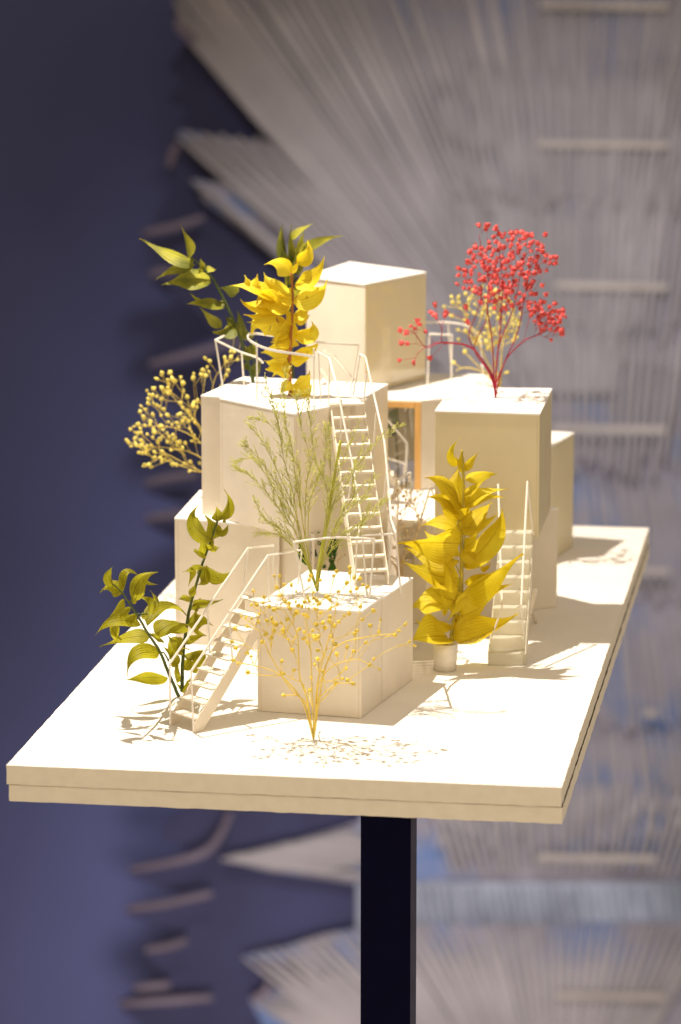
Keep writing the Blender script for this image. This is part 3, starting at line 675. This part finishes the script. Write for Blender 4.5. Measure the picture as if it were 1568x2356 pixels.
tr8=[Z3(l) for l in ([(440,820),(380,720),(250,640),(60,600),(-150,590)],[(450,800),(400,650),(280,520),(100,440),(-60,430)],[(465,780),(470,600),(430,450),(380,330),(300,200)],[(470,760),(475,600),(450,450),(430,350),(480,130),(520,50)],[(440,830),(330,790),(150,700),(0,620)],[(460,780),(420,600),(300,400),(140,230),(60,130)],[(470,700),(480,560),(460,440),(420,250),(440,60),(500,-40)])]
hb=onz(503,1105,hD+.0)
r8=onz(501,1117,hD)+HF*.004
sprig('flower_sprig','pale yellow bud spray reaching left from behind the tall turned box',r8,tr8,t8,M_stemgold,M_budyel,4.6,1.8,12,'yellow',80)
# P9 red
Z2=lambda l:[(735+.3906*x,490+.3906*y) for x,y in l]
t9=Z2([(488,690),(525,703),(547,668),(578,648),(598,662),(563,690),(632,706),(495,768),(528,770),(483,865),(560,875),(660,845),(665,590),(685,550),(680,605),(695,620),(740,610),(760,590),(865,565),(878,650),(945,80),(990,82),(975,100),(1048,85),(1050,100),(1072,130),(1030,152),(890,238),(925,208),(1325,135),(1255,140),(1385,265),(1330,255),(1305,205),
 (1300,230),(820,422),(835,330),(875,298),(830,370),(860,445),(1305,430),(1265,480),(1332,487),(1382,540),(1385,585),(1428,580),(1440,610),(1415,630),(1380,665),(1420,690),(1420,715),(1358,742),(1310,690),(1300,660),(1318,600),(1290,575),(1350,630),(1300,620),(865,350),(910,325),(1255,175),(1225,140),(1197,125),(1160,125)])
t9+=pts_in(Z2([(850,390),(870,290),(960,190),(1060,130),(1180,110),(1310,180),(1400,290),(1300,380),(1250,470),(1240,560),(1100,590),(980,570),(900,470)]),128,9,10)
t9+=pts_in(Z2([(930,380),(1050,180),(1250,200),(1230,450),(1050,480)]),36,19,9)
t9+=pts_in(Z2([(1240,520),(1330,530),(1440,600),(1420,720),(1300,700),(1230,600)]),30,10,9)
tr9=[Z2(l) for l in ([(1010,960),(905,795),(725,760),(630,790),(575,830)],[(1020,950),(905,790),(885,700),(940,560),(960,450)],[(1030,960),(1020,750),(990,560),(1000,400),(960,250),(945,130)],[(1045,900),(1065,720),(1075,560),(1080,400),(1060,220)],[(1045,1000),(1090,885),(1170,700),(1200,560),(1240,350),(1290,200)],[(1090,885),(1200,755),(1300,715),(1400,650)],[(1040,1000),(1060,780),(1130,600),(1170,450),(1200,250)],[(1015,960),(915,800),(980,640),(990,560)],[(1010,960),(905,797),(800,770),(725,762),(722,680),(690,620)],[(1012,960),(903,798),(725,764),(635,792),(570,720),(540,690)])]
# secondary trunks must begin at the root; longer pieces share the first stretch
sprig('flower_sprig','coral red bud sprig spreading over the ivory tower roof',onz(1141,915,hI),tr9,t9,M_red,M_budred,5.3,1.8,3,'red',75,tw=.75)
# P10 yellow behind red
t10=Z2([(745,552),(785,500),(790,530),(820,503),(830,530),(790,608),(825,690),(825,750),(863,820),(800,885),(870,480),(835,565),(1105,940),(1165,632),(1170,660),(1150,730)])+pts_in(Z2([(860,600),(900,440),(1100,420),(1190,620),(1150,760),(1000,800),(930,780),(870,700)]),70,31,9)
tr10=[Z2(l) for l in ([(1060,1000),(980,850),(900,680),(840,560)],[(1060,980),(1010,780),(980,600)],[(1070,980),(1080,780),(1130,640)],[(1040,1000),(950,930),(850,910),(805,930)],[(1060,1000),(940,900),(870,830)])]
r10=onz(1150,884,hG)-HF*.01
sprig('flower_sprig','blurred lemon yellow sprig behind the coral red one',r10,tr10,t10,M_stemgold,M_budyel,4.6,2.2,32,'yellow',60)
# P11 cream twigs between the stairs
Z5=lambda l:[(735+.2083*x,1061.7+.2083*y) for x,y in l]
t11=Z5([(850,160),(990,190),(1050,440),(1150,450),(1160,525),(1215,630),(1140,655),(1105,600),(880,720),(960,830),(940,390),(820,410),(1000,350),(1080,340),(920,300),(740,420),(790,900),(830,960),(1040,1290),(560,930),(630,860),(700,960),(860,1000),(1120,370),(960,500),(690,1100),(880,1100),(1010,430),(900,590)])
t11+=pts_in(Z5([(740,400),(900,250),(1100,380),(1150,650),(1000,900),(800,1100)]),26,77,12)
tr11=[Z5(l) for l in ([(880,1100),(870,720),(865,470)],[(930,1100),(1010,980),(1080,800),(1090,590),(960,450)],[(890,1100),(860,900),(780,550),(740,430)],[(900,1200),(960,1000),(1140,700),(1215,630)],[(860,1200),(700,1050),(630,950)])]
sprig('dry_twigs','cream dried twigs growing between the central stair and the golden plant',onz(925,1455,.0),tr11,t11,M_cream,M_cream,3.0,2.6,14,'yellow',60)
tr13=[[(720,1300),(705,1270),(700,1245)],[(742,1300),(752,1270),(770,1240)],[(776,1310),(778,1290),(790,1275)]]
sprig('dry_twigs','pale thin twigs behind the low front box roof, amid deep green leaves',V3((root12.x,root12.y,0))-nb*.006,tr13,pts_in([(690,1240),(790,1235),(800,1290),(700,1300)],45,5,6),M_cream,M_cream,1.8,1.0,15,'yellow',18)
# ---- P3 panicle grass
rootg=onz(731,1360,hA); ppg=depth(rootg)/F
thg=thing('grass_tuft','feathery lime green seed grass on the low front box roof','plant',rootg)
def PG(x,y,dd=0): return atd(x,y,depth(onvert(rootg,x,y))+dd*ppg)
sg=MB(); sd_=MB(); rr=random.Random(77)
Zg=Z3
mains=[ # zoom3 coordinates
 [(1180,1500),(1120,1300),(1080,1000),(1000,700),(960,450),(920,280),(850,60)],
 [(1200,1500),(1150,1200),(1100,900),(1060,600),(1010,400),(1000,200),(1010,0)],
 [(1200,1500),(1170,1250),(1180,900),(1210,700),(1130,400),(1100,200)],
 [(1270,1560),(1330,1200),(1350,950),(1250,700),(1210,400),(1180,180)],
 [(1290,1568),(1340,1250),(1370,900),(1370,600),(1355,420)],
 [(1290,1568),(1360,1150),(1420,850),(1500,640),(1600,420)],
 [(1300,1568),(1380,1100),(1500,900),(1700,600),(1920,430)],
 [(1190,1500),(1100,1300),(1000,1150),(850,950),(730,830),(640,780)],
 [(1190,1500),(1120,1250),(1000,1000),(880,800),(740,630),(690,590)],
 [(1180,1500),(1090,1350),(960,1250),(850,1180),(770,1040)],
 [(1180,1530),(1050,1380),(950,1300),(820,1290)],
 [(1290,1560),(1400,1300),(1520,1100),(1640,1000),(1720,860)],
 [(1290,1560),(1420,1380),(1600,1250),(1680,1100)],
 [(1170,1480),(1100,1150),(960,820),(830,560),(730,440)],
 [(1200,1500),(1200,1100),(1250,900),(1330,700),(1330,450)],
 [(1180,1500),(1060,1200),(930,950),(760,700),(620,705)],
 [(1200,1500),(1130,1050),(1110,750),(900,430),(770,370)],
 [(1290,1560),(1430,1200),(1560,980),(1560,780),(1640,560)],
 [(1300,1568),(1480,1300),(1700,1150),(1780,1040)],
]
thick=[(1270,1600),(1340,1250),(1400,860),(1455,545)]
def seedat(p,d):
    L=rr.uniform(2.8,5.4)*ppg; w_=L*.34; a=d.cross(V3((.2,.8,.5))).normalized(); b=d.cross(a); c=p
    vs=[c-d*L*.5]+[c+(a*math.cos(g)+b*math.sin(g))*w_ for g in (0,1.57,3.14,4.71)]+[c+d*L*.7]
    sd_.add(vs,[(0,2,1),(0,3,2),(0,4,3),(0,1,4),(5,1,2),(5,2,3),(5,3,4),(5,4,1)])
for mi,m in enumerate(mains):
    dd=rr.uniform(-70,70); n=len(m); q=Zg(m)
    P=[rootg+V3((rr.uniform(-2,2)*ppg,0,0))]+[PG(x,y,dd*(i/n)) for i,(x,y) in enumerate(q)]
    cc=curve(P,7); N_=len(cc)
    sg.tube(cc,[ppg*(1.35-.95*i/N_) for i in range(N_)],5)
    for i in range(int(N_*.38),N_):
        fr_=i/N_; tdir=(cc[min(i+1,N_-1)]-cc[i-1]).normalized()
        for k_ in range(3):
            if rr.random()<.72:
                sdv=V3([rr.uniform(-1,1) for _ in range(3)]); ln=ppg*rr.uniform(16,75)*(1.15-fr_*.8)
                dr=(tdir*1.5+sdv*.95+V3((0,0,.2))).normalized(); p0=cc[i]
                tw=[p0,p0+dr*ln*.5+sdv*ppg*1.5,p0+dr*ln]
                sg.tube(tw,[ppg*.4,ppg*.32,ppg*.25],3)
                k2=int(ln/(ppg*6))+1
                for u in range(k2):
                    t=.35+.65*(u+rr.random())/k2; pz=p0.lerp(tw[2],min(1,t))+V3([rr.uniform(-1,1) for _ in range(3)])*ppg*2.0
                    seedat(pz,(dr+V3([rr.uniform(-.4,.4) for _ in range(3)])).normalized())
        if rr.random()<.7: seedat(cc[i]+V3([rr.uniform(-1,1) for _ in range(3)])*ppg*2.5,tdir)
tq=[rootg]+[PG(x,y,-8) for x,y in Zg(thick)]
sg.tube(curve(tq,4),ppg*3.2,6)
sg.build('stem',M_lime,thg,smooth=True); sd_.build('seed_heads',M_seed,thg)

# ================================================================= background relief and wall
DB=9.4   # metres from the camera
def B(x,y,off=0): return atd(x,y,DB-off)
M_wall=mat('indigo_wall',(.062,.071,.178),.85,.25,.7,.2,30)
M_plum=mat('dark_plum_panel',(.024,.025,.070),.8,.35,3,.2,40)
M_rib=mat('greige_rib',(.27,.255,.275),.8,.16,5,.2,60)
M_rib2=mat('grey_blue_sheet',(.20,.19,.235),.8,.3,9,.2,60)
nt_=M_rib2.node_tree; b_=nt_.nodes['Principled BSDF']; old=b_.inputs['Base Color'].links[0].from_socket
mx_=nt_.nodes.new('ShaderNodeMix'); mx_.data_type='RGBA'; mx_.inputs[7].default_value=(.075,.125,.27,1)
n_=nt_.nodes.new('ShaderNodeTexNoise'); n_.inputs['Scale'].default_value=6; n_.inputs['Detail'].default_value=3
tc_=nt_.nodes.new('ShaderNodeTexCoord'); nt_.links.new(tc_.outputs['Object'],n_.inputs['Vector'])
r_=nt_.nodes.new('ShaderNodeMapRange'); r_.inputs['From Min'].default_value=.5; r_.inputs['From Max'].default_value=.66
nt_.links.new(n_.outputs[0],r_.inputs[0]); nt_.links.new(r_.outputs[0],mx_.inputs[0]); nt_.links.new(old,mx_.inputs[6]); nt_.links.new(mx_.outputs[2],b_.inputs['Base Color'])
M_blue=mat('pale_blue_sheet',(.21,.235,.30),.75,.5,5,.2,60)
M_blade=mat('mauve_blade',(.115,.095,.13),.7,.25,6,.2,60)
M_slat=mat('pale_slat',(.32,.295,.285),.7,.2,6)
wl=MB(); c=B(784,1178,-.45); 
wl.hexa(c-RT*7-UP*6,c+RT*7-UP*6,c+RT*7+UP*6,c-RT*7+UP*6,FW*.1); w_=wl.build('wall',M_wall); w_['kind']='structure'
rel=thing('relief_sculpture','huge blurred grey relief of fanned ribs on the dark wall behind','sculpture',B(1000,2356))
out=[(398,-160),(400,0),(402,50),(432,92),(390,150),(422,186),(388,225),(437,242),(402,300),(384,400),(450,450),(472,500),(332,532),(330,556),(430,592),(342,626),(345,650),(460,720),(505,770),(342,832),(345,852),(470,872),(500,1000),(332,1108),(338,1135),(430,1160),(332,1192),(345,1215),(420,1245),(500,1400),(500,1800),(372,1905),(375,1930),(442,1962),(296,1998),(302,2018),(432,2066),(290,2088),(292,2106),(432,2148),(332,2185),(345,2210),(372,2232),(366,2260),(306,2272),(312,2290),(275,2306),(282,2330),(345,2356),(345,2520),(1900,2520),(1900,-160)]
mb=MB(); mb.poly3([B(x,y,.10) for x,y in out],FW*.05); mb.build('backing_panel',M_plum,rel)
# under-sheets
def sheetp(pts,off,m,name='sheet'):
    mb=MB(); mb.poly3([B(x,y,off) for x,y in pts],FW*.01); return mb.build(name,m,rel)
top_out=[(405,-160),(412,40),(440,95),(520,170),(590,225),(650,290),(668,335),(600,325),(520,315),(410,298),(430,340),(500,400),(560,430),(500,420),(445,412),(470,460),(560,530),(640,600),(760,700),(900,760),(1900,900),(1900,-160)]
sheetp(top_out,.16,M_rib2)
sheetp([(860,740),(1900,700),(1900,2060),(900,2060),(830,2035),(620,2005),(505,1976),(620,1950),(720,1925),(830,1890)],.145,M_rib2)
sheetp([(820,2030),(1568,2030),(1900,2030),(1900,2170),(820,2170)],.158,M_blue)
sheetp([(560,2202),(650,2182),(740,2152),(830,2136),(960,2126),(1900,2120),(1900,2520),(690,2520),(575,2302),(640,2276),(765,2246),(665,2216)],.17,M_rib2)
def ribs(name,lst,off,w0,w1,m=M_rib):
    mb=MB(); rr=random.Random(len(lst))
    for (x0,y0,x1,y1) in lst:
        a=B(x0,y0,off); b=B(x1,y1,off+rr.uniform(-.012,.012)); d=(b-a).normalized(); sd=d.cross(FW).normalized(); k=DB/F
        wa,wb=w0*k*rr.uniform(.8,1.15),w1*k
        nseg=5; sg_=[]
        for i in range(nseg+1):
            t=i/nseg; p=a.lerp(b,t)+sd*k*rr.uniform(-1.5,1.5); w=(wa*(1-t)+wb*t)/2
            if i==0: w*=.35
            sg_.append((p-sd*w,p+FW*-.005,p+sd*w))
        vs=[q for s in sg_ for q in s]; fs=[]
        for i in range(nseg): fs+=[(3*i,3*i+1,3*i+4,3*i+3),(3*i+1,3*i+2,3*i+5,3*i+4)]
        mb.add(vs,fs)
    return mb.build(name,m,rel)
# upper fan
lst=[]; cx,cy=1340,1120; rr=random.Random(3)
def cut(x0,y0,f0,f1): return (x0+(cx-x0)*f0,y0+(cy-y0)*f0,x0+(cx-x0)*f1,y0+(cy-y0)*f1)
edge=[(410,40),(440,85),(480,130),(520,165),(560,200),(600,235),(640,275),(662,320)]
for i in range(7):
    for t in (0,.33,.66):
        x=edge[i][0]*(1-t)+edge[i+1][0]*t; y=edge[i][1]*(1-t)+edge[i+1][1]*t; lst.append(cut(x+rr.uniform(-9,6),y+rr.uniform(-4,4),0,.86))
for i in range(13): lst.append(cut(408+i*20,298+i*2+ (0 if i%2 else 14),0,.8))
for i in range(11): lst.append(cut(442+i*19,412+i*16+rr.uniform(-4,8),0,.8))
for i in range(46):
    x=400+i*30+rr.uniform(-3,3); lst.append(cut(x,-160,0,.83))
for i in range(12): lst.append(cut(402+rr.uniform(-5,8),-160+i*17,0,.85))
ribs('rib_fan',lst,.185,19,10)
# short steep ribs right
lst=[]
for r_ in range(3):
    for i in range(36):
        x=1010+i*22+rr.uniform(-4,4)
        y=[330,620,930][r_]+rr.uniform(-20,20); ln=rr.uniform(240,330); sl=(1330-x)*.16
        lst.append((x,y-ln*.6,x+sl,y+ln*.5))
ribs('rib_fan',lst,.20,14,8)
lst=[]
for r_ in range(4):
    for i in range(34):
        x=980+i*22+rr.uniform(-4,4); y=[1230,1520,1800,1960][r_]; ln=rr.uniform(220,300); sl=(1300-x)*-.10+12
        if r_==3: y=1900; ln=200; sl=(1300-x)*.22
        lst.append((x,y-ln*.5,x+sl,y+ln*.55))
ribs('rib_fan',lst,.175,13,8)
# left lens ribs, fine
lst=[]
for i in range(17): lst.append((508+i*17,1976-i*4,760+i*10,2000-i*2))
for i in range(15): lst.append((512+i*18,1978+i*2.2,800+i*10,2012+i*1.2))
ribs('rib_fan',lst,.165,14,10)
# bottom fan
lst=[]; cx,cy=1290,2760
for i in range(46):
    x=560+i*24
    y=2202-(x-560)*.25 if x<830 else 2134-(x-830)*.012
    lst.append(cut(x,y+rr.uniform(-4,4),0,.8))
for i in range(12): lst.append(cut(578+i*17,2300-i*5,0,.8))
ribs('rib_fan',lst,.185,18,9)
lst=[]
for i in range(34): 
    x=965+i*19; lst.append((x+rr.uniform(-4,4),2042+rr.uniform(-6,6),x+14+rr.uniform(-6,6),2132))
ribs('rib_fan',lst,.168,8,6,M_blue)
for i,y in enumerate((10,330,656,985,1312,1640,1973,2290)):
    mb=MB(); x0=(1245,1240,1275,1270,1445,1480,1240,1280)[i]; x1=(1540,1540,1540,1535,1540,1515,1512,1530)[i]
    a=B(x0,y,.21); b=B(x1,y+4,.21); mb.bar(a,b,.002,.018); mb.build('slat',M_slat,rel)
for pts in ([(330,536),(400,522),(470,500)],[(345,632),(372,625),(400,628)],[(343,838),(450,812),(560,782)],[(333,1112),(400,1098),(455,1092)],[(334,1194),(400,1184),(440,1180)],[(298,2002),(400,1984),(470,1962),(505,1925),(532,1868)],[(292,2092),(380,2080),(490,2056)],[(334,2186),(380,2180),(432,2164)],[(308,2274),(350,2270),(392,2266)],[(276,2310),(380,2304),(490,2296)],[(580,2300),(610,2285),(618,2262)],[(404,50),(420,70),(450,95)],[(391,385),(395,360),(410,330)]):
    c_=curve([B(x,y,.19) for x,y in pts],5); k=DB/F; n=len(c_); mb=MB(); mb.tube(c_,[k*(4+6*math.sin(math.pi*(.12+.8*i/n))) for i in range(n)],8); mb.build('blade',M_blade,rel,smooth=True)

# ================================================================= lights, world, camera
def light(kind,name,loc,tgt,energy,col,size=None,**kw):
    l=bpy.data.lights.new(name,kind); l.energy=energy; l.color=col
    if kind=='AREA': l.shape='RECTANGLE'; l.size,l.size_y=size
    elif size is not None: l.shadow_soft_size=size
    for k_,v in kw.items(): setattr(l,k_,v)
    o=bpy.data.objects.new(name,l); COL.objects.link(o); o.location=loc
    o.rotation_euler=(V3(tgt)-V3(loc)).to_track_quat('-Z','Y').to_euler(); return o
K=pA+RT*(-.50)+HF*.45; K.z=1.85
light('SPOT','key_spot',K,(.34,.45,0),108,(1,.895,.78),.008,spot_size=math.radians(74),spot_blend=.3)
light('SPOT','fill_spot',(1.5,-1.0,1.5),(.3,.4,.1),12,(1,.80,.58),.25,spot_size=math.radians(40),spot_blend=.5)
light('AREA','front_soft_light',CAM+V3((-.7,1.0,-.35)),(.3,.4,.05),4,(1,.80,.56),(1.3,1.0))
q=B(1150,900,3.6)+V3((0,0,1.9)); light('SPOT','wall_spot',q,B(1300,1200,0),290,(1,.95,.94),.3,spot_size=math.radians(40),spot_blend=1)
light('SPOT','wall_spot_low',B(600,2500,3.4)+V3((0,0,-.6)),B(750,2350,0),150,(1,.90,.86),.3,spot_size=math.radians(42),spot_blend=1)
w=bpy.data.worlds.new('World'); scn.world=w; w.use_nodes=True
bg=w.node_tree.nodes['Background']; bg.inputs[0].default_value=(.74,.60,.46,1); bg.inputs[1].default_value=.29
cam=bpy.data.cameras.new('camera'); co=bpy.data.objects.new('camera',cam); COL.objects.link(co)
co.matrix_world=Matrix(((RT.x,UP.x,-FW.x,CAM.x),(RT.y,UP.y,-FW.y,CAM.y),(RT.z,UP.z,-FW.z,CAM.z),(0,0,0,1)))
cam.sensor_fit='HORIZONTAL'; cam.sensor_width=24; cam.lens=F/1568*24; cam.clip_end=100; cam.clip_start=.05
cam.dof.use_dof=True; cam.dof.focus_distance=depth(pA)+.03; cam.dof.aperture_fstop=4.5; cam.dof.aperture_blades=9
scn.camera=co
scn.view_settings.view_transform='Standard'; scn.view_settings.look='None'; scn.view_settings.exposure=1.32; scn.view_settings.gamma=1
scn.render.engine='CYCLES'
scn.cycles.max_bounces=10; scn.cycles.diffuse_bounces=5; scn.cycles.transparent_max_bounces=16
